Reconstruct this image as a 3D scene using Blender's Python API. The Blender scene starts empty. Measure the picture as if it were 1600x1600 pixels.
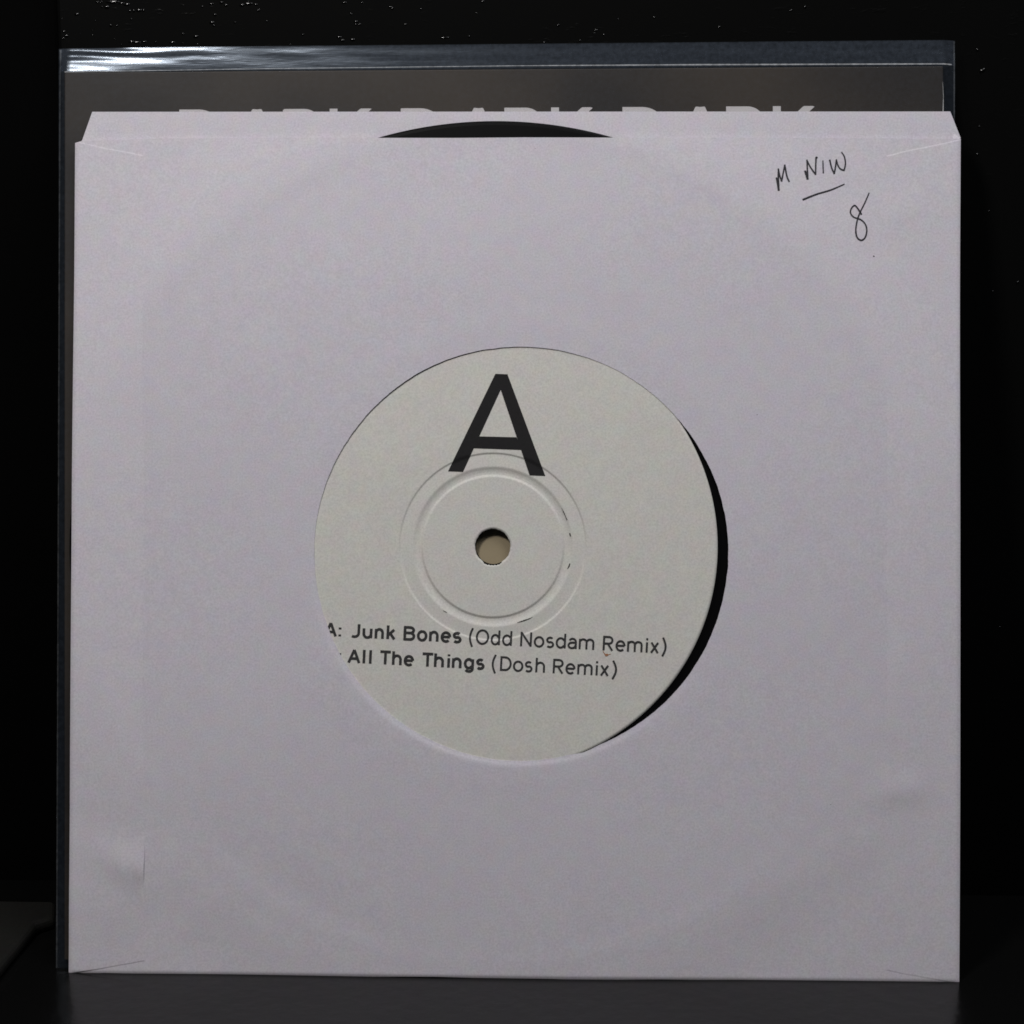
import bpy, math, random
import numpy as np
from mathutils import Matrix, Vector

S = bpy.context.scene
COL = S.collection
random.seed(4)
MM = 0.001

# ---------------------------------------------------------------- frames
LEAN = math.radians(13.0)          # the sleeves lean back against the wall
sL, cL = math.sin(LEAN), math.cos(LEAN)
# leaning frame: u = right, v = up along the sleeve, n = out of the sleeve
FRAME = Matrix(((1, 0, 0, 0), (0, sL, -cL, 0), (0, cL, sL, 0), (0, 0, 0, 1)))

# ---------------------------------------------------------------- camera
F_PX = 3800.0
ca, cb, cc = -1.56668442e-02, -3.43294305e-02, -4.03950270e-03
CT = np.array([-0.196224851, -96.2308698, -501.303111])


def rot(a, b, c):
    Rx = np.array([[1, 0, 0], [0, math.cos(a), -math.sin(a)], [0, math.sin(a), math.cos(a)]])
    Ry = np.array([[math.cos(b), 0, math.sin(b)], [0, 1, 0], [-math.sin(b), 0, math.cos(b)]])
    Rz = np.array([[math.cos(c), -math.sin(c), 0], [math.sin(c), math.cos(c), 0], [0, 0, 1]])
    return Rz @ Ry @ Rx


CR = rot(ca, cb, cc)
CPOS = -CR.T @ CT                                   # camera position in the leaning frame (mm)
cam = bpy.data.cameras.new("camera")
cam.sensor_width = 36.0
cam.lens = 36.0 * F_PX / 1600.0
cam.clip_start = 0.01
cam.clip_end = 20.0
cam_ob = bpy.data.objects.new("camera", cam)
COL.objects.link(cam_ob)
m4 = Matrix.Identity(4)
for i in range(3):
    for j in range(3):
        m4[i][j] = CR.T[i, j]
    m4[i][3] = CPOS[i] * MM
cam_ob.matrix_world = FRAME @ m4
S.camera = cam_ob


def P(x, y, n=0.0):
    """photo measurement (1600 px) -> (u, v) in mm on the leaning plane at depth n"""
    d = CR.T @ np.array([(x - 800) / F_PX, (800 - y) / F_PX, -1.0])
    t = (n - CPOS[2]) / d[2]
    q = CPOS + t * d
    return np.array([q[0], q[1]])


def ray_world(x, y):
    d = CR.T @ np.array([(x - 800) / F_PX, (800 - y) / F_PX, -1.0])
    o = FRAME @ Vector(CPOS * MM)
    return o, (FRAME.to_3x3() @ Vector(d)).normalized()


# ---------------------------------------------------------------- world + lamps
W = bpy.data.worlds.new("World")
S.world = W
W.use_nodes = True
bg = W.node_tree.nodes["Background"]
bg.inputs[0].default_value = (0.80, 0.90, 1.0, 1)
bg.inputs[1].default_value = 0.008


def lamp(name, pos_mm, target_mm, size, power, color):
    L = bpy.data.lights.new(name, 'AREA')
    L.shape = 'DISK'
    L.size = size
    L.energy = power
    L.color = color
    o = bpy.data.objects.new(name, L)
    COL.objects.link(o)
    p = FRAME @ Vector([c * MM for c in pos_mm])
    t = FRAME @ Vector([c * MM for c in target_mm])
    o.location = p
    o.rotation_euler = (t - p).to_track_quat('-Z', 'Y').to_euler()
    return o


lamp("ceiling_lamp", (-150, 430, 385), (0, 95, 0), 0.09, 1.23, (1.0, 0.975, 0.95))
lamp("fill_lamp", (250, 680, 400), (30, 110, 0), 0.40, 2.0, (0.95, 0.97, 1.0))  # added unseen fill from upper right, evens the brightness across the paper

S.view_settings.view_transform = 'Standard'
S.view_settings.look = 'None'
S.view_settings.gamma = 1.0
S.view_settings.exposure = 0.0
S.view_settings.use_curve_mapping = False
S.cycles.max_bounces = 6
S.cycles.diffuse_bounces = 2
S.cycles.glossy_bounces = 3
S.cycles.transparent_max_bounces = 16
S.cycles.use_denoising = True
S.cycles.pixel_filter_type = 'BLACKMAN_HARRIS'
S.cycles.filter_width = 1.7


# ---------------------------------------------------------------- node helpers
def new_mat(name):
    m = bpy.data.materials.new(name)
    m.use_nodes = True
    nt = m.node_tree
    return m, nt, nt.nodes["Principled BSDF"]


def node(nt, t, **kw):
    n = nt.nodes.new(t)
    for k, v in kw.items():
        if k.startswith("i_"):
            key = k[2:]
            key = int(key) if key.isdigit() else key.replace("_", " ")
            n.inputs[key].default_value = v
        else:
            setattr(n, k, v)
    return n


def mth(nt, op, a, b=None, c=None):
    n = nt.nodes.new("ShaderNodeMath")
    n.operation = op
    for i, x in enumerate((a, b, c)):
        if x is None:
            continue
        if hasattr(x, "is_linked"):
            nt.links.new(x, n.inputs[i])
        else:
            n.inputs[i].default_value = x
    return n.outputs[0]


def mapr(nt, x, a, b, c=0.0, d=1.0, smooth=True):
    n = nt.nodes.new("ShaderNodeMapRange")
    n.interpolation_type = 'SMOOTHSTEP' if smooth else 'LINEAR'
    nt.links.new(x, n.inputs[0])
    for i, v in enumerate((a, b, c, d)):
        n.inputs[i + 1].default_value = v
    return n.outputs[0]


def obj_xyz(nt):
    tc = nt.nodes.new("ShaderNodeTexCoord")
    sp = nt.nodes.new("ShaderNodeSeparateXYZ")
    nt.links.new(tc.outputs["Object"], sp.inputs[0])
    return tc.outputs["Object"], sp.outputs[0], sp.outputs[1], sp.outputs[2]


def mottled(nt, co, base, fine=0.10, hue=0.025, scale=2600.0):
    """base colour with a fine fibre grain and a faint hue blotching"""
    a = node(nt, "ShaderNodeTexNoise", i_Scale=scale, i_Detail=1.0, i_Roughness=0.7)
    nt.links.new(co, a.inputs["Vector"])
    g = mapr(nt, a.outputs[0], 0.25, 0.75, 1 - fine, 1 + fine, False)
    b = node(nt, "ShaderNodeTexNoise", i_Scale=330.0, i_Detail=1.0)
    nt.links.new(co, b.inputs["Vector"])
    sc = nt.nodes.new("ShaderNodeSeparateColor")
    nt.links.new(b.outputs["Color"], sc.inputs[0])
    outs = []
    for i in range(3):
        h = mapr(nt, sc.outputs[i], 0.3, 0.7, 1 - hue, 1 + hue, False)
        outs.append(mth(nt, 'MULTIPLY', mth(nt, 'MULTIPLY', g, h), base[i]))
    cb_ = nt.nodes.new("ShaderNodeCombineColor")
    for i in range(3):
        nt.links.new(outs[i], cb_.inputs[i])
    return cb_.outputs[0]


# ---------------------------------------------------------------- materials
RC0 = P(769.8, 854, -0.29)
def paper_material(name, base, emboss=True):
    m, nt, b = new_mat(name)
    co, X, Y, Z = obj_xyz(nt)
    col_out = mottled(nt, co, base)
    nt.links.new(col_out, b.inputs["Base Color"])
    b.inputs["Roughness"].default_value = 0.85
    b.inputs["Specular IOR Level"].default_value = 0.18
    last = None
    if emboss:
        hs = []

        def line_dist(p0, p1):
            # signed distance (mm) to the line p0->p1, positive on its left
            a = P(*p0)
            c = P(*p1)
            d = (c - a) / np.linalg.norm(c - a)
            nx, ny = -d[1], d[0]
            k = -(nx * a[0] + ny * a[1])
            t = mth(nt, 'MULTIPLY_ADD', X, nx * 1000, k)
            return mth(nt, 'MULTIPLY_ADD', Y, ny * 1000, t)
        wob = node(nt, "ShaderNodeTexNoise", i_Scale=140.0, i_Detail=2.0)
        nt.links.new(co, wob.inputs["Vector"])
        wv = mapr(nt, wob.outputs[0], 0.3, 0.7, -0.12, 0.12, False)
        # the glued side seams press through the front sheet
        for lines in ([((225, 1370), (223, 240)), ((224, 243), (120, 222)), ((108, 1523), (225, 1502))],
                      [((1386, 240), (1386, 1517)), ((1500, 218), (1386, 243)), ((1386, 1517), (1500, 1538))]):
            acc = None
            for l in lines:
                s = mapr(nt, mth(nt, 'ADD', line_dist(*l), wv), -0.16, 0.16)
                acc = s if acc is None else mth(nt, 'MINIMUM', acc, s)
            hs.append(acc)
        tot = mth(nt, 'ADD', hs[0], hs[1])
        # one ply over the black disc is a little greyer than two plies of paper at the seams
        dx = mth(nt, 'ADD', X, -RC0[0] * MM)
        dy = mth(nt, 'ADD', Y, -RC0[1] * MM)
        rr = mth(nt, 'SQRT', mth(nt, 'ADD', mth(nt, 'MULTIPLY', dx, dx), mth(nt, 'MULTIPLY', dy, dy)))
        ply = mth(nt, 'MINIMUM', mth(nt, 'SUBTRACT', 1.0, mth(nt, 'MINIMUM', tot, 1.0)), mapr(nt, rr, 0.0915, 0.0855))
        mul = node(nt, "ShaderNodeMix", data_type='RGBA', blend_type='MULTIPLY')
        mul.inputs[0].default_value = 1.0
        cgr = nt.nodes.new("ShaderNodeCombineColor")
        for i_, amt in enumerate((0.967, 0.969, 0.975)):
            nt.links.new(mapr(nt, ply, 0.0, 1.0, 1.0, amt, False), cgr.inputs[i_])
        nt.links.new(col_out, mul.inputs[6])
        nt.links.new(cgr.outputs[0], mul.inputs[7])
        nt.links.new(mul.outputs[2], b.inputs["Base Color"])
        # the seams press through more in some places than in others
        pn = node(nt, "ShaderNodeTexNoise", i_Scale=26.0, i_Detail=1.0)
        nt.links.new(co, pn.inputs["Vector"])
        tot = mth(nt, 'MULTIPLY', tot, mapr(nt, pn.outputs[0], 0.35, 0.7, 0.45, 1.2))
        # a sharp nick at the lower end of the left seam
        nk = P(224, 1342)
        kx = mth(nt, 'ADD', X, -nk[0] * MM)
        ky = mth(nt, 'MULTIPLY', mth(nt, 'ADD', Y, -nk[1] * MM), 0.6)
        kd = mth(nt, 'SQRT', mth(nt, 'ADD', mth(nt, 'MULTIPLY', kx, kx), mth(nt, 'MULTIPLY', ky, ky)))
        tot = mth(nt, 'MULTIPLY', tot, mapr(nt, kd, 0.0035, 0.0012, 1.0, 3.4))
        bm2 = node(nt, "ShaderNodeBump", i_Strength=1.0, i_Distance=0.00008)
        nt.links.new(tot, bm2.inputs["Height"])
        last = bm2
    if last:
        nt.links.new(last.outputs[0], b.inputs["Normal"])
    return m


def simple_mat(name, base, rough=0.6, spec=0.3, fine=0.0, hue=0.0):
    m, nt, b = new_mat(name)
    if fine:
        co, X, Y, Z = obj_xyz(nt)
        nt.links.new(mottled(nt, co, base, fine, hue), b.inputs["Base Color"])
    else:
        b.inputs["Base Color"].default_value = (*base, 1)
    b.inputs["Roughness"].default_value = rough
    b.inputs["Specular IOR Level"].default_value = spec
    return m


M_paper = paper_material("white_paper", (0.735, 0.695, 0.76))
M_back = paper_material("white_paper_back", (0.735, 0.695, 0.76), emboss=False)
M_label = paper_material("label_paper", (0.765, 0.742, 0.70), emboss=False)
M_ink = simple_mat("printed_ink", (0.020, 0.019, 0.020), 0.7, 0.2, 0.12, 0.02)
M_grey_ink = simple_mat("grey_printed_ink", (0.050, 0.049, 0.050), 0.7, 0.2, 0.15, 0.02)
M_pen = simple_mat("ballpoint_ink", (0.040, 0.038, 0.045), 0.6, 0.2, 0.2, 0.03)
M_crack = simple_mat("label_crack", (0.04, 0.037, 0.035), 0.7, 0.2)
M_rust = simple_mat("rust_stain", (0.42, 0.20, 0.11), 0.85, 0.1, 0.15, 0.05)
M_white_ink = simple_mat("white_cover_ink", (0.66, 0.62, 0.62), 0.7, 0.2, 0.04, 0.01)


def vinyl_material():
    m, nt, b = new_mat("black_vinyl")
    co, X, Y, Z = obj_xyz(nt)
    c = P(770, 855, -0.5)
    dx = mth(nt, 'ADD', X, -c[0] * MM)
    dy = mth(nt, 'ADD', Y, -c[1] * MM)
    r = mth(nt, 'SQRT', mth(nt, 'ADD', mth(nt, 'MULTIPLY', dx, dx), mth(nt, 'MULTIPLY', dy, dy)))
    g = mth(nt, 'SINE', mth(nt, 'MULTIPLY', r, 30000.0))
    gm = mth(nt, 'MULTIPLY', g, mapr(nt, r, 0.053, 0.055))
    bp = node(nt, "ShaderNodeBump", i_Strength=0.15, i_Distance=0.00002)
    nt.links.new(gm, bp.inputs["Height"])
    nt.links.new(bp.outputs[0], b.inputs["Normal"])
    b.inputs["Base Color"].default_value = (0.0025, 0.0025, 0.003, 1)
    b.inputs["Roughness"].default_value = 0.42
    b.inputs["Specular IOR Level"].default_value = 0.12
    return m


M_vinyl = vinyl_material()


def cover_material():
    """card cover: dark brown-grey print with a tan field in the middle"""
    m, nt, b = new_mat("cover_print")
    co, X, Y, Z = obj_xyz(nt)
    n1 = node(nt, "ShaderNodeTexNoise", i_Scale=16.0, i_Detail=4.0)
    nt.links.new(co, n1.inputs["Vector"])
    mix = node(nt, "ShaderNodeMix", data_type='RGBA')
    mix.inputs[6].default_value = (0.050, 0.037, 0.026, 1)
    mix.inputs[7].default_value = (0.022, 0.017, 0.014, 1)
    nt.links.new(mapr(nt, n1.outputs[0], 0.35, 0.65), mix.inputs[0])
    mix2 = node(nt, "ShaderNodeMix", data_type='RGBA')
    nt.links.new(mix.outputs[2], mix2.inputs[6])
    mix2.inputs[7].default_value = (0.46, 0.37, 0.235, 1)
    dx = mth(nt, 'ADD', X, 0.004)
    dy = mth(nt, 'ADD', Y, -0.0885)
    rr = mth(nt, 'SQRT', mth(nt, 'ADD', mth(nt, 'MULTIPLY', dx, dx), mth(nt, 'MULTIPLY', dy, dy)))
    nt.links.new(mapr(nt, rr, 0.031, 0.030), mix2.inputs[0])
    nt.links.new(mix2.outputs[2], b.inputs["Base Color"])
    b.inputs["Roughness"].default_value = 0.5
    b.inputs["Specular IOR Level"].default_value = 0.3
    return m


M_cover = cover_material()


def film_material(name, haze, rough, tint=(0.8, 0.89, 1.0), haze_col=(0.62, 0.76, 1.0), spec=0.045, wrinkle=0.00014):
    m = bpy.data.materials.new(name)
    m.use_nodes = True
    nt = m.node_tree
    nt.nodes.remove(nt.nodes["Principled BSDF"])
    out = nt.nodes["Material Output"]
    co, X, Y, Z = obj_xyz(nt)
    # long wrinkles and scuffs in the film
    mp = node(nt, "ShaderNodeMapping")
    mp.inputs["Scale"].default_value = (60, 420, 60)
    nt.links.new(co, mp.inputs[0])
    wn = node(nt, "ShaderNodeTexNoise", i_Scale=1.0, i_Detail=3.0, i_Roughness=0.55)
    nt.links.new(mp.outputs[0], wn.inputs["Vector"])
    bp = node(nt, "ShaderNodeBump", i_Strength=0.35, i_Distance=wrinkle)
    nt.links.new(wn.outputs[0], bp.inputs["Height"])
    lw = node(nt, "ShaderNodeLayerWeight", i_Blend=0.5)
    nt.links.new(bp.outputs[0], lw.inputs["Normal"])
    fr = mth(nt, 'MULTIPLY_ADD', mth(nt, 'POWER', lw.outputs["Facing"], 5.0), 0.9, spec)
    gl = node(nt, "ShaderNodeBsdfGlossy", i_Roughness=rough)
    gl.inputs["Color"].default_value = (*tint, 1)
    nt.links.new(bp.outputs[0], gl.inputs["Normal"])
    tr = node(nt, "ShaderNodeBsdfTransparent")
    tr.inputs[0].default_value = (0.97, 0.975, 0.98, 1)
    df = node(nt, "ShaderNodeBsdfDiffuse")
    df.inputs[0].default_value = (*haze_col, 1)
    sn = node(nt, "ShaderNodeTexNoise", i_Scale=900.0, i_Detail=4.0, i_Roughness=0.7)
    nt.links.new(co, sn.inputs["Vector"])
    hz = mapr(nt, sn.outputs[0], 0.35, 0.8, haze * 0.6, haze * 1.8, False)
    m1 = node(nt, "ShaderNodeMixShader")
    nt.links.new(hz, m1.inputs[0])
    nt.links.new(tr.outputs[0], m1.inputs[1])
    nt.links.new(df.outputs[0], m1.inputs[2])
    m2 = node(nt, "ShaderNodeMixShader")
    nt.links.new(fr, m2.inputs[0])
    nt.links.new(m1.outputs[0], m2.inputs[1])
    nt.links.new(gl.outputs[0], m2.inputs[2])
    nt.links.new(m2.outputs[0], out.inputs[0])
    return m


M_film = film_material("clear_film", 0.011, 0.15)
M_crease_glint = film_material("film_crease_glint", 0.42, 0.30, haze_col=(0.9, 0.9, 0.9))
M_seam = film_material("film_seam", 0.06, 0.30, haze_col=(0.85, 0.88, 0.92))


def wall_material(name, glint):
    m, nt, b = new_mat(name)
    co, X, Y, Z = obj_xyz(nt)
    mp = node(nt, "ShaderNodeMapping")
    mp.inputs["Scale"].default_value = (330, 330, 900)
    nt.links.new(co, mp.inputs[0])
    n1 = node(nt, "ShaderNodeTexNoise", i_Scale=1.0, i_Detail=3.0, i_Roughness=0.6)
    nt.links.new(mp.outputs[0], n1.inputs["Vector"])
    n2 = node(nt, "ShaderNodeTexNoise", i_Scale=70.0, i_Detail=2.0)
    nt.links.new(co, n2.inputs["Vector"])
    # scattered raised nibs in the paint, in patches
    nib = mth(nt, 'MULTIPLY', mapr(nt, n1.outputs[0], 0.60, 0.74), mapr(nt, n2.outputs[0], 0.42, 0.62))
    bp = node(nt, "ShaderNodeBump", i_Strength=glint, i_Distance=0.000025)
    nt.links.new(nib, bp.inputs["Height"])
    nt.links.new(bp.outputs[0], b.inputs["Normal"])
    b.inputs["Base Color"].default_value = (0.0028, 0.0028, 0.0027, 1)
    b.inputs["Roughness"].default_value = 0.32
    b.inputs["Specular IOR Level"].default_value = 0.35
    return m


M_wall = wall_material("black_painted_wood", 1.0)
M_wall_dull = simple_mat("dull_black_wood", (0.0012, 0.0012, 0.0012), 0.8, 0.05)


def ledge_material():
    m, nt, b = new_mat("black_gloss_ledge")
    co, X, Y, Z = obj_xyz(nt)
    n1 = node(nt, "ShaderNodeTexNoise", i_Scale=260.0, i_Detail=4.0)
    nt.links.new(co, n1.inputs["Vector"])
    bp = node(nt, "ShaderNodeBump", i_Strength=0.25, i_Distance=0.0003)
    nt.links.new(n1.outputs[0], bp.inputs["Height"])
    nt.links.new(bp.outputs[0], b.inputs["Normal"])
    b.inputs["Base Color"].default_value = (0.004, 0.004, 0.004, 1)
    b.inputs["Roughness"].default_value = 0.20
    b.inputs["Specular IOR Level"].default_value = 0.22
    return m


M_ledge = ledge_material()
M_board = simple_mat("worn_black_board", (0.013, 0.0125, 0.0115), 0.55, 0.3, 0.3, 0.03)


# ---------------------------------------------------------------- object helpers
def thing(name, label, cat, matrix=FRAME):
    o = bpy.data.objects.new(name, None)
    o.empty_display_size = 0.02
    COL.objects.link(o)
    o.matrix_world = matrix
    o["label"] = label
    o["category"] = cat
    return o


def mesh_obj(name, verts, faces, mat, parent=None, smooth=True):
    me = bpy.data.meshes.new(name)
    me.from_pydata([tuple(v) for v in verts], [], [tuple(f) for f in faces])
    if smooth:
        me.polygons.foreach_set("use_smooth", [True] * len(me.polygons))
    me.materials.append(mat)
    me.update()
    o = bpy.data.objects.new(name, me)
    COL.objects.link(o)
    if parent is not None:
        o.parent = parent
    return o


def grid_faces(nu, nv, wrap=False, off=0):
    f = []
    for i in range(nu if wrap else nu - 1):
        i2 = (i + 1) % nu
        for j in range(nv - 1):
            f.append((off + i * nv + j, off + i2 * nv + j, off + i2 * nv + j + 1, off + i * nv + j + 1))
    return f


def sst(x, a, b):
    t = np.clip((x - a) / (b - a), 0, 1)
    return t * t * (3 - 2 * t)


# ---------------------------------------------------------------- setting: wall and ledge
WALL_Y = 0.0500


def wall_x(px, py, y):
    o, d = ray_world(px, py)
    t = (y - o.y) / d.y
    return o + d * t


def box(name, x0, x1, y0, y1, z0, z1, mat, parent=None, bev=0.0):
    v = [(x, y, z) for x in (x0, x1) for y in (y0, y1) for z in (z0, z1)]
    f = [(0, 1, 3, 2), (4, 6, 7, 5), (0, 4, 5, 1), (2, 3, 7, 6), (0, 2, 6, 4), (1, 5, 7, 3)]
    o = mesh_obj(name, v, f, mat, parent, smooth=False)
    if bev:
        b = o.modifiers.new("bevel", 'BEVEL')
        b.width = bev
        b.segments = 2
    return o


xl = wall_x(89, 40, WALL_Y).x
wall = bpy.data.objects.new("back_wall", None)
COL.objects.link(wall)
wall["kind"] = "structure"
box("plank", xl, 0.34, WALL_Y, WALL_Y + 0.02, -0.001, 0.42, M_wall, wall, 0.0008)
box("plank", -0.34, xl - 0.0006, WALL_Y + 0.004, WALL_Y + 0.02, -0.001, 0.42, M_wall_dull, wall, 0.0008)

ledge = box("ledge", -0.34, 0.34, -0.075, WALL_Y + 0.03, -0.02, 0.0, M_ledge, None, 0.0015)
ledge["kind"] = "structure"


# raised nibs and runs in the black paint catch the lamp
M_nib = simple_mat("glossy_black_paint", (0.004, 0.004, 0.004), 0.12, 0.55)
nv_, nf_ = [], []


def nib(px, py, length, height, tilt=0.0, depth=None):
    c = wall_x(px, py, WALL_Y)
    a, b_ = length / 7.6 * 0.5 * MM * 1.1, height / 7.6 * 0.5 * MM * 1.1
    d_ = depth if depth else min(a, b_) * 0.8
    off = len(nv_)
    nr, ns = 5, 12
    nv_.append((c.x, WALL_Y - d_, c.z))
    for i in range(1, nr + 1):
        ph = math.pi / 2 * i / nr
        for j in range(ns):
            t = 2 * math.pi * j / ns
            x, z = a * math.sin(ph) * math.cos(t), b_ * math.sin(ph) * math.sin(t)
            nv_.append((c.x + x * math.cos(tilt) - z * math.sin(tilt), WALL_Y - d_ * math.cos(ph) + 0.00002, c.z + x * math.sin(tilt) + z * math.cos(tilt)))
    for j in range(ns):
        nf_.append((off, off + 1 + j, off + 1 + (j + 1) % ns))
    for i in range(nr - 1):
        for j in range(ns):
            p, q = off + 1 + i * ns + j, off + 1 + i * ns + (j + 1) % ns
            nf_.append((p, p + ns, q + ns, q))


NIBS = [(152, 3, 6, 3), (158, 3, 5, 3), (176, 3, 22, 4), (190, 5, 10, 3), (167, 11, 8, 5), (159, 11, 3, 3), (198, 7, 10, 4), (120, 22, 8, 4), (203, 17, 4, 4),
        (209, 17, 4, 4), (217, 16, 10, 4), (224, 16, 4, 4), (100, 49, 5, 3), (104, 56, 6, 4), (99, 60, 4, 3), (205, 30, 3, 3), (173, 40, 4, 4), (183, 40, 3, 3),
        (205, 65, 9, 3), (213, 66, 14, 3), (225, 65, 8, 3), (243, 66, 3, 3), (269, 66, 10, 3), (286, 53, 4, 3), (306, 57, 8, 4), (316, 10, 4, 3), (330, 6, 8, 3),
        (346, 4, 6, 4), (353, 8, 6, 4), (336, 23, 5, 4), (331, 35, 8, 4), (334, 40, 4, 3), (367, 35, 4, 3), (378, 8, 8, 4), (388, 6, 14, 4), (400, 7, 6, 3), (404, 16, 5, 4),
        (417, 33, 3, 3), (473, 54, 4, 3), (538, 4, 8, 3), (549, 22, 4, 3), (556, 34, 7, 4), (562, 38, 5, 3), (530, 58, 8, 3), (535, 63, 7, 4), (551, 62, 8, 4),
        (556, 38, 4, 3), (566, 4, 4, 3), (610, 11, 6, 3), (613, 13, 4, 4), (634, 38, 4, 3), (658, 14, 3, 3), (695, 59, 14, 3), (733, 57, 4, 3), (754, 2, 6, 3),
        (872, 40, 4, 3), (873, 39, 3, 3), (906, 63, 4, 3), (931, 47, 7, 3), (850, 66, 4, 3), (1022, 27, 4, 3), (1124, 42, 4, 3), (1258, 11, 4, 4), (1236, 16, 5, 3),
        (1535, 110, 10, 5), (1527, 78, 4, 4), (1527, 241, 4, 4), (1590, 441, 5, 4), (1530, 198, 4, 3), (1551, 455, 3, 3), (1562, 980, 3, 3), (1545, 330, 3, 3)]
for q in NIBS:
    nib(*q, tilt=random.uniform(-0.05, 0.12) if q[0] < 1500 else random.uniform(0.2, 0.6))
for i in range(14):      # finer ones, thinning out to the right
    nib(92 + 900 * random.random() ** 1.6, random.uniform(0, 70), random.uniform(2, 6), random.uniform(1.5, 2.6), random.uniform(-0.1, 0.1))
nbo = mesh_obj("paint_nibs", nv_, nf_, M_nib, wall)
nbo["kind"] = "stuff"


# small black board lying on the ledge behind the sleeves, left
def on_ledge(px, py, z=0.003):
    o, d = ray_world(px, py)
    t = (z - o.z) / d.z
    p = o + d * t
    return (p.x, min(p.y, WALL_Y + 0.003), z)


poly = [on_ledge(*q) for q in ((-60, 1405), (86, 1407), (86, 1432), (58, 1441), (-60, 1582))]
nb = len(poly)
bv = poly + [(x, y, 0.0) for x, y, z in poly]
bf = [tuple(range(nb))] + [tuple(reversed(range(nb, 2 * nb)))] + [((i + 1) % nb, i, nb + i, nb + (i + 1) % nb) for i in range(nb)]
bo = mesh_obj("corner_board", bv, bf, M_board, None, False)
bvb = bo.modifiers.new("bevel", 'BEVEL')
bvb.width = 0.0012
bvb.segments = 3
bo["label"] = "small dark board with slanted front lying on the ledge at lower left"
bo["category"] = "board"

# ---------------------------------------------------------------- depths (mm along n)
N_LABEL = -0.25       # outer label surface
N_VINYL = -0.46
N_VBACK = -1.20
N_BACK = -1.40        # back panel of the paper sleeve
N_FILM = -2.05
N_COVER = -2.25
N_CBACK = -3.05
N_FBACK = -3.35


def v_floor(n):
    return -n * math.tan(LEAN) + 0.02


# ---------------------------------------------------------------- paper sleeve
HC = P(813.1, 864.6)
HRx = (P(1136.7, 864.6) - P(489.5, 864.6))[0] / 2
HRy = (P(813, 541) - P(813, 1188.4))[1] / 2
UL, UR, VT = -92.0, 92.0, 173.41


def g2(u, v, px, py, su, sv, rot_=0.0):
    c = P(px, py)
    du, dv = u - c[0], v - c[1]
    cr, sr = math.cos(rot_), math.sin(rot_)
    a, b = (du * cr + dv * sr) / su, (-du * sr + dv * cr) / sv
    return np.exp(-(a * a + b * b))


def h_front(u, v):
    u = np.asarray(u, float)
    v = np.asarray(v, float)
    # folded sides and bottom; the corners beyond the record lie flatter
    e = np.minimum(np.minimum(sst(u - UL, -0.5, 0.9), sst(UR - u, -0.5, 0.9)), sst(v, -0.5, 0.8))
    rr = np.hypot(u - RC0[0], v - RC0[1])
    h = -0.40 * (1 - e) - 0.60 * sst(rr, 87.5, 106) + 0.05 * np.exp(-((rr - 86.5) / 2.2) ** 2)
    r = np.hypot(u - HC[0], v - HC[1])
    # die-cut rim is pressed down on the label at the lower left
    ang = np.arctan2(v - HC[1], u - HC[0])
    low = np.clip(np.cos(ang + 1.95), 0, 1)
    h = h - 0.30 * np.exp(-((r - HRx) / 0.75) ** 2) * low
    h = h + 0.05 * np.exp(-((r - HRx - 4.5) / 3.5) ** 2)
    # slow waviness of the sheet
    h = h + 0.10 * np.sin(u * 0.061 + v * 0.027 + 0.8) + 0.08 * np.sin(v * 0.083 - u * 0.031 + 2.0)
    h = h + 0.03 * np.sin(u * 0.21 + 1.3 * np.sin(v * 0.05)) * np.sin(v * 0.16 + 0.4)
    # dents and soft creases
    cut = 1 - sst(u, P(224, 1340)[0] - 0.25, P(224, 1340)[0] + 0.25)
    h = h + 0.46 * g2(u, v, 196, 1352, 8.0, 3.6, -0.45) * (0.1 + 0.9 * cut)
    h = h + 0.38 * g2(u, v, 186, 1398, 10.0, 9.0, 0.2)
    h = h - 0.12 * g2(u, v, 262, 1290, 7.5, 5.0, 0.5)
    h = h + 0.28 * g2(u, v, 1412, 1236, 5.5, 3.4, 0.15)
    h = h - 0.05 * g2(u, v, 1380, 1270, 7.0, 2.6, 0.2)
    h = h + 0.13 * g2(u, v, 1400, 330, 11.0, 4.0, 0.3)
    h = h + 0.10 * g2(u, v, 300, 1440, 15, 4.0, 0.7)
    h = h - 0.14 * g2(u, v, 480, 1400, 26, 5.0, -0.5)
    h = h + 0.12 * g2(u, v, 1180, 1400, 24, 5.0, 0.45)
    h = h + 0.10 * g2(u, v, 640, 420, 30, 10.0, 0.1)
    return h


def resample(poly_, step, closed=True):
    out = []
    k = len(poly_)
    for i in range(k if closed else k - 1):
        a, b = np.array(poly_[i], float), np.array(poly_[(i + 1) % k], float)
        n = max(1, int(np.linalg.norm(b - a) / step))
        for j in range(n):
            out.append(a + (b - a) * j / n)
    if not closed:
        out.append(np.array(poly_[-1], float))
    return np.array(out)


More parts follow.
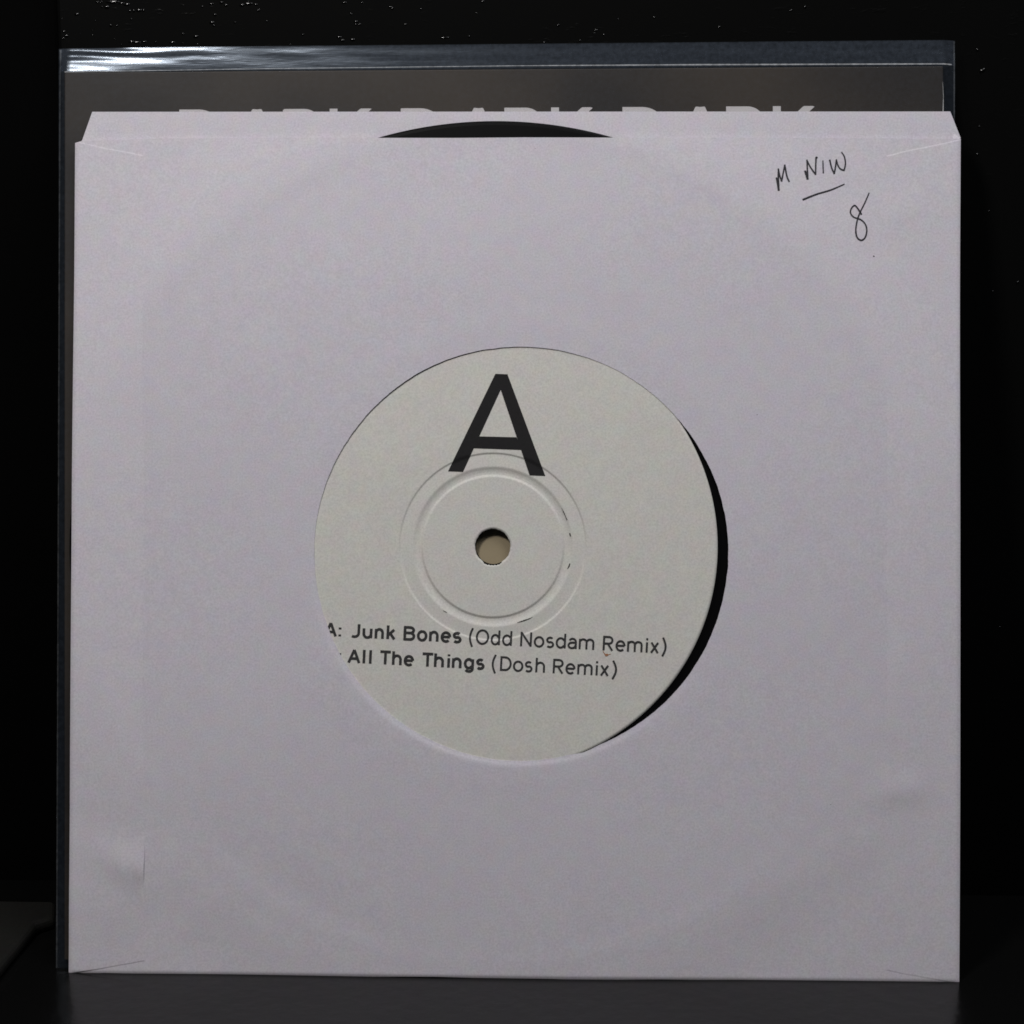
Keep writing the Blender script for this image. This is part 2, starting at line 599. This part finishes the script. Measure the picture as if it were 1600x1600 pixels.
def holed_sheet(name, outline, center, rx, ry, hfun, thick, mat, parent, step=0.75, M=120, rag=0.0):
    """sheet of paper with a round die-cut hole, real thickness"""
    b = resample(outline, step)
    nb_ = len(b)
    rng = np.random.RandomState(7)
    ang = np.arctan2((b[:, 1] - center[1]) / ry, (b[:, 0] - center[0]) / rx)
    rg = np.ones(nb_)
    if rag:
        nz = rng.randn(nb_)
        k = np.ones(5) / 5
        nz = np.convolve(np.concatenate([nz[-2:], nz, nz[:2]]), k, 'valid')
        rg = 1 + rag * nz + 0.0016 * np.sin(3 * ang + 1) + 0.001 * np.sin(7 * ang)
    hx = center[0] + rx * rg * np.cos(ang)
    hy = center[1] + ry * rg * np.sin(ang)
    t = np.linspace(0, 1, M)
    t = 0.6 * t + 0.4 * (0.5 - 0.5 * np.cos(math.pi * t))
    U = hx[:, None] + (b[:, 0] - hx)[:, None] * t[None]
    V = hy[:, None] + (b[:, 1] - hy)[:, None] * t[None]
    N = hfun(U, V)
    top = np.stack([U, V, N], -1).reshape(-1, 3)
    bot = np.stack([U, V, N - thick], -1).reshape(-1, 3)
    verts = np.concatenate([top, bot]) * MM
    nt_ = nb_ * M
    f1 = grid_faces(nb_, M, True)
    f1 = [tuple(reversed(q)) for q in f1]
    f2 = [tuple(reversed([x + nt_ for x in q])) for q in f1]
    f3 = []
    for i in range(nb_):
        j = (i + 1) % nb_
        f3.append((i * M, j * M, nt_ + j * M, nt_ + i * M))
        a, c = i * M + M - 1, j * M + M - 1
        f3.append((c, a, nt_ + a, nt_ + c))
    o = mesh_obj(name, verts, f1 + f2 + f3, mat, parent)
    k1 = len(f1) + len(f2)
    sm = np.ones(k1 + len(f3), bool)
    o.data.polygons.foreach_set("use_smooth", sm)
    ed = np.zeros(len(o.data.edges), bool)
    # keep the cut edges crisp
    rim = set()
    for i in range(nb_):
        rim.update((i * M, nt_ + i * M, i * M + M - 1, nt_ + i * M + M - 1))
    ev = np.zeros(len(o.data.edges) * 2, np.int32)
    o.data.edges.foreach_get("vertices", ev)
    isr = np.zeros(2 * nt_, bool)
    isr[list(rim)] = True
    ev = ev.reshape(-1, 2)
    j = ev % nt_ % M
    ed = isr[ev[:, 0]] & isr[ev[:, 1]] & (j[:, 0] == j[:, 1])
    o.data.edges.foreach_set("use_edge_sharp", ed)
    return o


sleeve = thing("paper_sleeve", "plain white paper record sleeve with round centre cut-out and handwriting", "paper sleeve")
c_l = P(116, 222.3)
c_l2 = P(128.5, 219.3)
outline = [(UL, 0.0)]
for k in range(1, 24):      # the bottom edge is not quite straight
    outline.append((UL + (UR - UL) * k / 24, 0.10 + 0.09 * math.sin(k * 0.8) + 0.06 * math.sin(k * 2.1)))
outline += [(UR, 0.0)] + [(UR + 0.10 * math.sin(k * 0.62), VT * k / 10) for k in range(1, 10)] + [(UR, VT + 0.2)]
for k in range(1, 12):      # faint bow of the top edge
    x = 1500 - k * (1500 - 140) / 12
    outline.append(tuple(P(x, 215.0 + 0.5 * math.sin(k * 1.9))))
outline += [tuple(c_l2), tuple(c_l)]
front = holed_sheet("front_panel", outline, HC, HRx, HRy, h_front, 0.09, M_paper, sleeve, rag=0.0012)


def n_back(u, v):
    # the back sheet rests on the film; its top flap curls forward slightly
    return N_BACK + 0.25 * sst(np.asarray(v, float), VT - 6, VT + 6) + 0 * np.asarray(u)


vb0 = v_floor(N_BACK - 0.1)
fl = [P(144.5, 175, N_BACK), P(1484.5, 174.5, N_BACK), P(1501.2, 216.5, N_BACK), P(128.5, 219.5, N_BACK)]
back_outline = [(UL + 0.15, vb0), (UR - 0.15, vb0), (UR - 0.15, fl[2][1]), tuple(fl[2]), tuple(fl[1]), tuple(fl[0]), tuple(fl[3]),
                (UL + 0.5, fl[3][1] - 0.8)]
back = holed_sheet("back_panel", back_outline, HC, HRx, HRy, n_back, 0.09, M_back, sleeve, step=1.6, M=60, rag=0.001)


# ---------------------------------------------------------------- strokes (printing and handwriting)
class Ink:
    def __init__(self, hfun, lift=0.035):
        self.v, self.f, self.h, self.lift, self.k = [], [], hfun, lift, 0

    def stroke(self, pts, w, across=3, step=0.3, rough=0.0, clip=None):
        """ribbon along a mm polyline, w = width in mm (number or list per point)"""
        pts = np.array(pts, float)
        seg = np.linalg.norm(np.diff(pts, axis=0), axis=1)
        keep = np.concatenate([[True], seg > 1e-6])
        pts = pts[keep]
        seg = np.linalg.norm(np.diff(pts, axis=0), axis=1)
        s = np.concatenate([[0], np.cumsum(seg)])
        n = max(2, int(s[-1] / step) + 1)
        q = np.unique(np.concatenate([np.linspace(0, s[-1], n), s]))
        X = np.interp(q, s, pts[:, 0])
        Y = np.interp(q, s, pts[:, 1])
        if np.ndim(w):
            ww = np.interp(q, s, np.array(w)[keep])
        else:
            ww = np.full(len(q), float(w))
        if rough:
            ww = ww * (1 + rough * np.array([random.uniform(-1, 1) for _ in q]))
        tx, ty = np.gradient(X), np.gradient(Y)
        L = np.hypot(tx, ty) + 1e-12
        nx, ny = -ty / L, tx / L
        a = np.linspace(-0.5, 0.5, across)
        U = X[:, None] + nx[:, None] * ww[:, None] * a
        V = Y[:, None] + ny[:, None] * ww[:, None] * a
        if clip is not None:
            V = np.minimum(V, clip(U))
        self.grid(U, V)

    def grid(self, U, V):
        self.k += 1
        N = self.h(U, V) + self.lift + 0.0015 * self.k
        off = len(self.v)
        a, b = U.shape
        self.v += [tuple(x) for x in (np.stack([U, V, N], -1).reshape(-1, 3) * MM)]
        e1 = (U[1, 0] - U[0, 0], V[1, 0] - V[0, 0])
        e2 = (U[0, 1] - U[0, 0], V[0, 1] - V[0, 0])
        fl_ = grid_faces(a, b, False, off)
        if e1[0] * e2[1] - e1[1] * e2[0] < 0:
            fl_ = [tuple(reversed(x)) for x in fl_]
        self.f += fl_

    def quad(self, p, step=0.35):
        """four corners in order, filled with a fine grid"""
        p = [np.array(x, float) for x in p]
        na = max(2, int(np.linalg.norm(p[1] - p[0]) / step) + 1)
        nb2 = max(2, int(np.linalg.norm(p[3] - p[0]) / step) + 1)
        s = np.linspace(0, 1, na)[:, None, None]
        t = np.linspace(0, 1, nb2)[None, :, None]
        G = p[0] * (1 - s) * (1 - t) + p[1] * s * (1 - t) + p[2] * s * t + p[3] * (1 - s) * t
        self.grid(G[..., 0], G[..., 1])

    def blob(self, c, r, seed=0, squash=1.0):
        rng = random.Random(seed)
        k = 14
        rad = [r * rng.uniform(0.7, 1.15) for _ in range(k)]
        th = np.linspace(0, 2 * math.pi, k + 1)[:-1]
        s = np.linspace(0.02, 1, 4)
        U = np.array([[c[0] + s_ * rad[i] * math.cos(th[i]) for s_ in s] for i in list(range(k)) + [0]])
        V = np.array([[c[1] + s_ * squash * rad[i] * math.sin(th[i]) for s_ in s] for i in list(range(k)) + [0]])
        self.grid(U, V)

    def build(self, name, mat, parent):
        return mesh_obj(name, self.v, self.f, mat, parent)


def spline(pts, per=8):
    """Catmull-Rom through points"""
    p = [np.array(x, float) for x in pts]
    p = [2 * p[0] - p[1]] + p + [2 * p[-1] - p[-2]]
    out = []
    for i in range(1, len(p) - 2):
        for j in range(per):
            t = j / per
            out.append(0.5 * ((2 * p[i]) + (-p[i - 1] + p[i + 1]) * t + (2 * p[i - 1] - 5 * p[i] + 4 * p[i + 1] - p[i + 2]) * t * t
                              + (-p[i - 1] + 3 * p[i] - 3 * p[i + 1] + p[i + 2]) * t ** 3))
    out.append(p[-2])
    return out


# handwriting, top right of the front sheet
pen = Ink(h_front, 0.06)


def hw(pts, w, sm=False):
    q = [(1180 + x / 7.273, 210 + y / 7.273) for x, y in pts]
    mm_ = [P(*c) for c in q]
    if np.ndim(w):
        ws = [x / 7.6 for x in w]
    else:
        ws = w / 7.6
    if sm:
        sp = spline(mm_)
        if np.ndim(w):
            ws = list(np.interp(np.linspace(0, 1, len(sp)), np.linspace(0, 1, len(ws)), ws))
        mm_ = sp
    pen.stroke(mm_, ws, across=3, step=0.15, rough=0.10)


hw([(240, 488), (258, 560), (268, 640)], [2.2, 3.6, 3.4], True)
hw([(268, 640), (262, 520), (265, 388)], [3.0, 3.0, 2.4])
hw([(262, 385), (280, 470), (303, 535)], [2.2, 2.4, 2.6], True)
hw([(300, 535), (318, 440), (338, 340)], [2.6, 2.3, 2.3], True)
hw([(336, 340), (360, 470), (388, 538)], [2.3, 2.5, 2.4], True)
hw([(566, 408), (588, 470), (598, 510)], [3.0, 3.8, 3.4], True)
hw([(598, 510), (594, 400), (590, 283)], [3.0, 2.4, 2.2], True)
hw([(586, 285), (630, 370), (690, 455)], [2.4, 2.3, 2.6], True)
hw([(688, 455), (690, 330), (694, 256), (710, 262)], [2.4, 2.2, 2.8, 2.8])
hw([(771, 292), (776, 438)], [1.8, 2.0])
hw([(848, 282), (872, 380), (903, 444)], [2.6, 2.3, 2.6], True)
hw([(900, 444), (912, 380), (926, 278)], [2.6, 2.3, 2.2], True)
hw([(922, 278), (942, 345), (972, 388), (1018, 406)], [2.2, 2.3, 2.4, 2.4], True)
hw([(1012, 406), (1028, 330), (1016, 250), (983, 194)], [2.4, 2.2, 2.1, 1.8], True)
hw([(538, 742), (700, 677), (860, 628), (1018, 560)], [2.9, 2.6, 2.4, 1.7], True)
hw([(1298, 658), (1250, 770), (1200, 870), (1165, 960), (1145, 1080), (1160, 1168), (1210, 1200), (1255, 1160), (1270, 1080),
    (1250, 1012), (1200, 965), (1120, 935), (1084, 885), (1100, 830), (1135, 804), (1176, 850), (1212, 908)],
   [1.9, 2.1, 2.2, 2.3, 2.3, 2.4, 2.6, 2.4, 2.2, 2.2, 2.3, 2.2, 2.2, 2.2, 2.3, 2.5, 2.7], True)
hand = pen.build("handwriting", M_pen, front)
hand["label"] = "handwritten M NIW with underline and an 8 in dark pen"
for sx, sy, sr in ((1365.6, 400, 0.16), (1183, 648, 0.08), (836, 232, 0.07), (1298, 1257, 0.07), (330, 765, 0.06)):
    spk = Ink(h_front, 0.05)
    spk.blob(P(sx, sy), sr, int(sx))
    spk.build("speck", M_crack, front)

# ---------------------------------------------------------------- record
record = thing("vinyl_record", "black seven inch vinyl record with white label A inside the paper sleeve", "record")
RC = P(769.8, 854, N_LABEL)


def label_profile(r):
    """height of the label paper over the record centre distance r (mm)"""
    h = np.full(np.shape(r), -0.20)
    h = h + 0.20 * sst(r, 19.05, 19.55)
    h = h - 0.26 * sst(r, 14.35, 15.0) * (1 - sst(r, 15.25, 16.7))
    h = h - 0.03 * sst(r, 25, 46)
    h = h + 0.10 * (1 - sst(r, 16.2, 19.1)) * sst(r, 15.9, 16.7)
    return h


def h_label(u, v):
    u = np.asarray(u, float)
    v = np.asarray(v, float)
    r = np.hypot(u - RC[0], v - RC[1])
    soft = 0.12 * np.exp(-((u - RC[0] + 21) / 9) ** 2 - ((v - RC[1] - 17) / 8) ** 2)
    wv = 0.012 * np.sin(u * 0.35 + 1) * np.sin(v * 0.31) + 0.02 * np.sin(u * 0.11 + v * 0.14)
    return N_LABEL + label_profile(r) + soft + wv * sst(r, 19.5, 22)


def ring_mesh(radii, hf, nseg, inner_rag=None):
    th = np.linspace(0, 2 * math.pi, nseg + 1)[:-1]
    R = np.repeat(np.array(radii)[None], nseg, 0)
    if inner_rag is not None:
        d = inner_rag(th)
        fall = np.clip(1 - (R - R[:, :1]) / 0.8, 0, 1)
        R = R + d[:, None] * fall
    U = RC[0] + R * np.cos(th)[:, None]
    V = RC[1] + R * np.sin(th)[:, None]
    return U, V, hf(U, V)


def label_rag(th):
    a = (np.degrees(th) - 270 + 180) % 360 - 180
    notch = 0.30 * (sst(a, -34, -27) * (1 - sst(a, 24, 32)))
    return notch * (0.8 + 0.2 * np.sin(a * 0.7)) + 0.03 * np.sin(th * 9) + 0.02 * np.sin(th * 23 + 1)


LR = (P(1121.3, 854, N_LABEL) - RC)[0]
rad = np.unique(np.concatenate([np.linspace(3.66, 14.2, 22), np.linspace(14.2, 17, 34), np.linspace(17, 18.9, 6), np.linspace(18.9, 19.7, 14),
                                np.linspace(19.7, LR, 46)]))
LU, LV, LN = ring_mesh(rad, h_label, 420, label_rag)
kk = len(rad)
top = np.stack([LU, LV, LN], -1).reshape(-1, 3)
bot = top.copy()
bot[:, 2] -= 0.08
nt0 = len(top)
fa = grid_faces(420, kk, True)
fa = [tuple(reversed(x)) for x in fa]
fb = [tuple(reversed([y + nt0 for y in x])) for x in fa]
fc = []
for i in range(420):
    j = (i + 1) % 420
    fc.append((i * kk, j * kk, nt0 + j * kk, nt0 + i * kk))
    fc.append((j * kk + kk - 1, i * kk + kk - 1, nt0 + i * kk + kk - 1, nt0 + j * kk + kk - 1))
label = mesh_obj("label", np.concatenate([top, bot]) * MM, fa + fb + fc, M_label, record)
label["label"] = "round off-white paper label printed with a large A and two track titles"


def lathe(name, prof, mat, parent, nseg=720, dx=0.0):
    """closed profile [(r, n)] turned round the record axis"""
    v, f = [], []
    k = len(prof)
    for i in range(nseg):
        a = 2 * math.pi * i / nseg
        for r, n in prof:
            v.append(((RC[0] + dx + r * math.cos(a)) * MM, (RC[1] + r * math.sin(a)) * MM, n * MM))
    for i in range(nseg):
        j = (i + 1) % nseg
        for q in range(k):
            q2 = (q + 1) % k
            f.append((i * k + q, i * k + q2, j * k + q2, j * k + q))
    o = mesh_obj(name, v, f, mat, parent, smooth=False)
    return o


# vinyl body; it dips under the label's pressed rings
prof = [(3.60, N_LABEL - 0.34), (14.2, N_LABEL - 0.34), (14.9, N_LABEL - 0.76), (15.4, N_LABEL - 0.76), (16.9, N_LABEL - 0.34), (18.9, N_LABEL - 0.34),
        (19.8, N_LABEL - 0.14), (46.0, N_LABEL - 0.155), (47.2, N_VINYL - 0.06), (53, N_VINYL - 0.10), (87.5, N_VINYL - 0.10), (88.0, N_VINYL - 0.13),
        (88.35, N_VINYL - 0.35), (88.4, N_VINYL - 0.6), (88.1, N_VBACK + 0.1), (86.5, N_VBACK), (3.60, N_VBACK)]
disc = lathe("disc", prof, M_vinyl, record, dx=0.10)

# printing on the label ------------------------------------------------------
big = Ink(h_label, 0.06)
PL = lambda x, y: P(x, y, N_LABEL)
big.quad([PL(774, 584), PL(793.5, 584.8), PL(723.5, 737.2), PL(700, 736.3)])
big.quad([PL(774, 584.1), PL(793, 584.9), PL(852, 743.6), PL(827.5, 742.6)])
big.quad([PL(747, 681.8), PL(807, 683.2), PL(816, 703), PL(738, 700.2)])
bo_ = big.build("side_letter", M_ink, label)
bo_["label"] = "large black letter A printed on the label"


def arc(cx, cy, rx, ry, a0, a1, n=14):
    return [(cx + rx * math.cos(math.radians(a0 + (a1 - a0) * i / n)), cy + ry * math.sin(math.radians(a0 + (a1 - a0) * i / n))) for i in range(n + 1)]


XH = 0.70
# centre lines in a unit box: x 0..1 over the glyph's width, y 0..1 over cap height
G = {
    'A': [[(0, -.06), (.5, 1.04)], [(.5, 1.04), (1, -.06)], [(.2, .30), (.8, .30)]],
    'B': [[(0, -.06), (0, 1.06)], [(-.1, 1), (.55, 1)] + arc(.55, .77, .40, .23, 90, -90) + [(0, .54)],
          [(.5, .54)] + arc(.58, .27, .42, .27, 90, -90) + [(-.1, 0)]],
    'D': [[(0, -.06), (0, 1.06)], [(-.1, 1), (.40, 1)] + arc(.42, .5, .58, .5, 90, -90, 22) + [(-.1, 0)]],
    'J': [[(.98, 1.06), (.98, .30)] + arc(.50, .30, .48, .30, 0, -125, 16)],
    'N': [[(0, -.06), (0, 1.06)], [(0, 1.02), (1, -.02)], [(1, -.06), (1, 1.06)]],
    'O': [arc(.5, .5, .5, .53, 90, 450, 34)],
    'R': [[(0, -.06), (0, 1.06)], [(-.1, 1), (.55, 1)] + arc(.56, .74, .42, .26, 90, -90, 18) + [(0, .48)], [(.45, .48), (1, -.06)]],
    'T': [[(-.12, 1), (1.12, 1)], [(.5, 1), (.5, -.06)]],
    'K': [[(0, -.06), (0, 1.06)], [(0, .36), (.95, 1.06)], [(.38, .62), (1, -.06)]],
    'a': [arc(.52, XH - .24, .46, .26, 150, 0, 14) + [(.98, .3), (.98, -.06)], arc(.46, .20, .46, .215, 80, 360, 22) + [(.98, .26)],
          [(.98, .42), (.55, .42), (.42, .40)]],
    'd': [[(1, 1.08), (1, -.06)], arc(.48, XH / 2, .48, XH / 2 + .02, 30, 330, 26)],
    'e': [[(.04, XH / 2 + .01), (.98, XH / 2 + .01)], arc(.5, XH / 2, .5, XH / 2 + .02, 2, 315, 28)],
    'g': [[(1, XH + .04), (1, -.06)] + arc(.52, -.06, .48, .24, 0, -150, 14), arc(.48, XH / 2, .48, XH / 2 + .02, 30, 330, 26)],
    'h': [[(0, -.06), (0, 1.08)], arc(.5, XH - .30, .5, .32, 170, 0, 16) + [(1, -.06)]],
    'i': [[(.5, -.06), (.5, XH + .03)], [(.5, .90), (.5, 1.05)]],
    'k': [[(0, -.06), (0, 1.08)], [(.02, .26), (.95, XH + .04)], [(.38, .42), (1, -.06)]],
    'l': [[(.5, -.06), (.5, 1.08)]],
    'm': [[(0, -.06), (0, XH + .04)], arc(.25, XH - .22, .25, .24, 170, 0, 14) + [(.5, -.06)], arc(.75, XH - .22, .25, .24, 170, 0, 14) + [(1, -.06)]],
    'n': [[(0, -.06), (0, XH + .04)], arc(.5, XH - .30, .5, .32, 170, 0, 16) + [(1, -.06)]],
    'o': [arc(.5, XH / 2, .5, XH / 2 + .02, 90, 450, 28)],
    's': [arc(.50, XH - .17, .46, .19, 40, 250, 14) + arc(.50, .18, .50, .20, 80, -140, 16)],
    'u': [[(0, XH + .04), (0, .30)] + arc(.5, .30, .5, .32, 180, 350, 16), [(1, XH + .04), (1, -.06)]],
    'x': [[(0, -.06), (1, XH + .04)], [(0, XH + .04), (1, -.06)]],
    '(': [[(1.15 - 1.15 * math.sin(math.pi * (.1 + .8 * k / 16)) ** 1.15, 1.16 - 1.46 * k / 16) for k in range(17)]],
    ')': [[(-.15 + 1.15 * math.sin(math.pi * (.1 + .8 * k / 16)) ** 1.15, 1.16 - 1.46 * k / 16) for k in range(17)]],
    ':': [[(.5, -.04), (.5, .13)], [(.5, XH - .16), (.5, XH + .01)]],
}


def text_line(name, glyphs, base, slope, x_ref, cap, wb, wr, lab, nbold):
    ink = Ink(h_label, 0.035)
    for gi, (ch, x0, x1) in enumerate(glyphs):
        w = wb if gi < nbold else wr
        if ch not in "il:":
            x0, x1 = x0 - 0.55, x1 + 0.55
        for st in G[ch]:
            pts = []
            for fx, fy in st:
                lx = x0 + w / 2 + fx * (x1 - x0 - w)
                ly = w / 2 + fy * (cap - w)
                x = lx + slope * ly
                y = base + slope * (lx - x_ref) - ly
                pts.append(PL(x, y))
            ink.stroke(pts, w / 7.6, across=3, step=0.2, rough=0.05)
    o = ink.build(name, M_grey_ink, label)
    o["label"] = lab
    return o


L1 = [('A', 506, 526), (':', 528, 533.4), ('J', 545, 562), ('u', 566.5, 581), ('n', 585.5, 599), ('k', 604, 617.5), ('B', 630.5, 648), ('o', 651.5, 667), ('n', 670.5, 684.5),
      ('e', 688.5, 704.2), ('s', 707, 720.5), ('(', 732.8, 739.5), ('O', 743.5, 763.2), ('d', 766.8, 780.4), ('d', 784.6, 799), ('N', 813, 830), ('o', 834.2, 849.6),
      ('s', 853, 865), ('d', 868.4, 883.2), ('a', 887, 900.6), ('m', 904.5, 927.6), ('R', 942, 957.4), ('e', 961.8, 976.4), ('m', 980, 1003), ('i', 1008, 1012.4),
      ('x', 1016.2, 1028.5), (')', 1033, 1040.4)]
L2 = [('B', 505, 521), (':', 527.6, 533), ('A', 543, 562.6), ('l', 566, 570.6), ('l', 576, 580.6), ('T', 593.4, 609.8), ('h', 612.6, 627), ('e', 630.8, 646.2), ('T', 659.4, 676),
      ('h', 678.2, 692.8), ('i', 698.4, 702.8), ('n', 706.2, 720.4), ('g', 724.8, 739.8), ('s', 743.6, 756.4), ('(', 768.4, 775.4), ('D', 781.6, 798.4), ('o', 801.6, 816.8),
      ('s', 819.8, 831.2), ('h', 836.8, 850.6), ('R', 864, 879.6), ('e', 883.6, 898.2), ('m', 902.2, 925), ('i', 929.8, 934.2), ('x', 937.8, 950.4), (')', 955, 963)]
text_line("track_title", L1, 999.7, 0.0495, 610, 23.0, 4.3, 3.1, "printed track title Junk Bones (Odd Nosdam Remix)", 11)
text_line("track_title", L2, 1036.7, 0.0488, 553, 22.8, 4.3, 3.1, "printed track title All The Things (Dosh Remix)", 14)

def crack(pts, w):
    crk = Ink(h_label, 0.05)
    crk.stroke([PL(*p) for p in pts], [x / 7.6 for x in w], across=3, step=0.12, rough=0.35)
    crk.build("crack", M_crack, label)


crack([(877.5, 794), (881, 801), (884, 808), (886, 812.5)], [0.5, 1.4, 1.0, 2.0])
crack([(890, 833), (891.5, 838)], [1.6, 1.8])
crack([(890.5, 880), (889, 885), (886.5, 889)], [1.0, 2.2, 1.2])
crack([(808, 973), (816, 970.5), (825, 967.5), (832, 964.5)], [0.6, 1.8, 1.3, 0.4])
crack([(692, 954), (698, 957)], [0.6, 0.9])
rst = Ink(h_label, 0.06)
rst.blob(PL(948, 1023.5), 0.38, 5, 0.7)
rst.stroke([PL(942, 1017), PL(945, 1022), PL(949, 1024)], [0.10, 0.18, 0.2], step=0.1)
rst.stroke([PL(950, 1023), PL(955, 1021.5)], [0.15, 0.05], step=0.1)
rst.build("rust_stain", M_rust, label)

# ---------------------------------------------------------------- picture cover inside the film
cover = thing("picture_cover", "dark brown card cover with white capitals behind the paper sleeve", "record cover")
cov = [P(100.5, 1500, N_COVER), P(1474, 1513, N_COVER), P(1474, 103, N_COVER), P(100.5, 113, N_COVER)]
cov[0][1] = max(cov[0][1], v_floor(N_CBACK))
cov[1][1] = max(cov[1][1], v_floor(N_CBACK))
cv = [(p[0] * MM, p[1] * MM, n * MM) for n in (N_COVER, N_CBACK) for p in cov]
cf = [(0, 1, 2, 3), (7, 6, 5, 4), (0, 4, 5, 1), (1, 5, 6, 2), (2, 6, 7, 3), (3, 7, 4, 0)]
card = mesh_obj("card", cv, cf, M_cover, cover, False)
bvm = card.modifiers.new("bevel", 'BEVEL')
bvm.width = 0.00022
bvm.segments = 3
capk = Ink(lambda u, v: N_COVER + 0 * np.asarray(u), 0.03)
CAP = 76.0
ca_, cb_ = P(280, 171.2, N_COVER), P(1280, 165.6, N_COVER)


def cap_line(u):
    return ca_[1] + (cb_[1] - ca_[1]) * (u - ca_[0]) / (cb_[0] - ca_[0])


for k, x_off in enumerate((0, 346.0, 692.5)):
    for ch, x0, x1 in (('D', 280, 350), ('A', 362, 441), ('R', 442, 502), ('K', 515, 581)):
        w = 12.5
        for st in G[ch]:
            pts = []
            for fx, fy in st:
                lx = x0 + x_off + w / 2 + fx * (x1 - x0 - w)
                fy = {1.06: 1.3, 1.04: 1.12}.get(fy, fy)
                lx += {('K', .95, 1.3): 14.0}.get((ch, fx, fy), 0.0)
                ly = w / 2 + fy * (CAP - w)
                top_y = 171.2 - (lx - 280) * 0.0056
                pts.append(P(lx, top_y + CAP - ly, N_COVER))
            capk.stroke(pts, w / 7.6, across=2, step=0.4, clip=cap_line)
t_o = capk.build("cover_lettering", M_white_ink, card)
t_o["label"] = "white capitals DARK DARK DARK mostly hidden behind the sleeve flap"

# ---------------------------------------------------------------- clear outer sleeve
film = thing("plastic_outer_sleeve", "clear plastic outer record sleeve with glinting top fold holding the dark cover", "plastic sleeve")
FC = [P(86.5, 1524, N_FILM), P(1492, 1530, N_FILM), P(1493.5, 61.5, N_FILM), P(91, 74.5, N_FILM)]
for q in (0, 1):
    FC[q][1] = max(FC[q][1], v_floor(N_FBACK) + 0.1)


def film_sheet(name, nfun, nu, nv, mat):
    s = np.linspace(0, 1, nu)
    s = 0.5 * s + 0.5 * (0.5 - 0.5 * np.cos(math.pi * s))
    t = np.linspace(0, 1, nv) ** 0.45
    Sg, Tg = np.meshgrid(s, t, indexing='ij')
    A, B, C_, D_ = FC
    U = (A[0] * (1 - Sg) + B[0] * Sg) * (1 - Tg) + (D_[0] * (1 - Sg) + C_[0] * Sg) * Tg
    V = (A[1] * (1 - Sg) + B[1] * Sg) * (1 - Tg) + (D_[1] * (1 - Sg) + C_[1] * Sg) * Tg
    U = U + 0.25 * np.sin(V * 0.02) * (1 - Sg)
    N = nfun(U, V)
    v = np.stack([U, V, N], -1).reshape(-1, 3) * MM
    return mesh_obj(name, v, grid_faces(nu, nv), mat, film)


ctl, ctr = cov[3], cov[2]


def cover_top(u):
    return ctl[1] + (ctr[1] - ctl[1]) * (u - ctl[0]) / (ctr[0] - ctl[0])


def n_film_front(u, v):
    d = v - cover_top(u)                       # mm above the card's top edge
    fall = sst(d, -0.15, 5.2)
    left = np.exp(-((u + 93) / 16) ** 2)
    amp = 0.40 + 0.60 * np.exp(-((u + 96) / 15) ** 2)
    n = N_FILM - amp * (0.35 * sst(d, -0.1, 2.2) + 0.65 * sst(d, 1.4, 5.6))
    # wrinkled fold, strongest at the left corner
    n = n + (0.018 + 0.10 * left) * fall * np.sin(d * 2.5 + 0.5 * np.sin(u * 0.22) + u * 0.035)
    n = n + 0.025 * fall * np.sin(u * 0.30 + 0.8 * d)
    # closes towards the side seams beyond the card
    n = n - 0.95 * sst(-(u - cov[3][0]), -0.1, 1.6) - 0.95 * sst(u - cov[2][0], -0.1, 2.4)
    n = n + 0.02 * np.sin(v * 0.5 + u * 0.1) * (1 - fall)
    return np.maximum(n, N_FBACK + 0.12) + 0.0


film_sheet("front_film", n_film_front, 150, 330, M_film)
fb_ = film_sheet("back_film", lambda u, v: N_FBACK + 0.02 * np.sin(v * 0.3 + u * 0.2), 40, 120, M_film)
# welded seams: left edge, right edge and the line along the card's top
for p0, p1, w_ in ((FC[0] + (0.25, 0), FC[3] + (0.25, -0.2), 0.30), (FC[1] + (-0.2, 0), FC[2] + (-0.2, -0.2), 0.26)):
    sm_ = Ink(n_film_front, 0.03)
    sm_.stroke([p0, p1], w_, across=3, step=1.0, rough=0.3)
    sm_.build("side_seam", M_seam, film)
ed_ = Ink(n_film_front, 0.05)
ed_.stroke([P(101, 112.5, N_FILM), P(400, 107.5, N_FILM), P(800, 102.8, N_FILM), P(1100, 101, N_FILM), P(1488, 99.8, N_FILM)],
           [0.13, 0.10, 0.14, 0.26, 0.24], across=3, step=0.5, rough=0.15)
ed_.build("crease_and_glint", M_crease_glint, film)
ed2_ = Ink(n_film_front, 0.06)
ed2_.stroke([P(1472.8, 128, N_FILM), P(1474, 150, N_FILM), P(1473.4, 182, N_FILM)], [0.03, 0.14, 0.24], across=3, step=0.5, rough=0.1)
ed2_.build("crease_and_glint", M_crease_glint, film)  # light caught on the card's right edge, painted as a pale stroke
# the top of the bag is folded over: a second ply above the card
fd = Ink(n_film_front, 0.10)
su = np.linspace(0, 1, 160)[:, None]
sv = np.linspace(0, 1, 18)[None, :]
tl, tr = FC[3] + (0.3, -0.05), FC[2] + (-0.3, -0.05)
FU = (tl[0] + (tr[0] - tl[0]) * su) + 0 * sv
FV = (cover_top(FU) + 0.15) * (1 - sv) + (tl[1] + (tr[1] - tl[1]) * su) * sv
fd.grid(FU, FV)
M_fold = film_material("folded_film", 0.022, 0.22, tint=(0.7, 0.82, 1.0), haze_col=(0.62, 0.73, 0.95), spec=0.018, wrinkle=0.0003)
fd.build("folded_hem", M_fold, film)
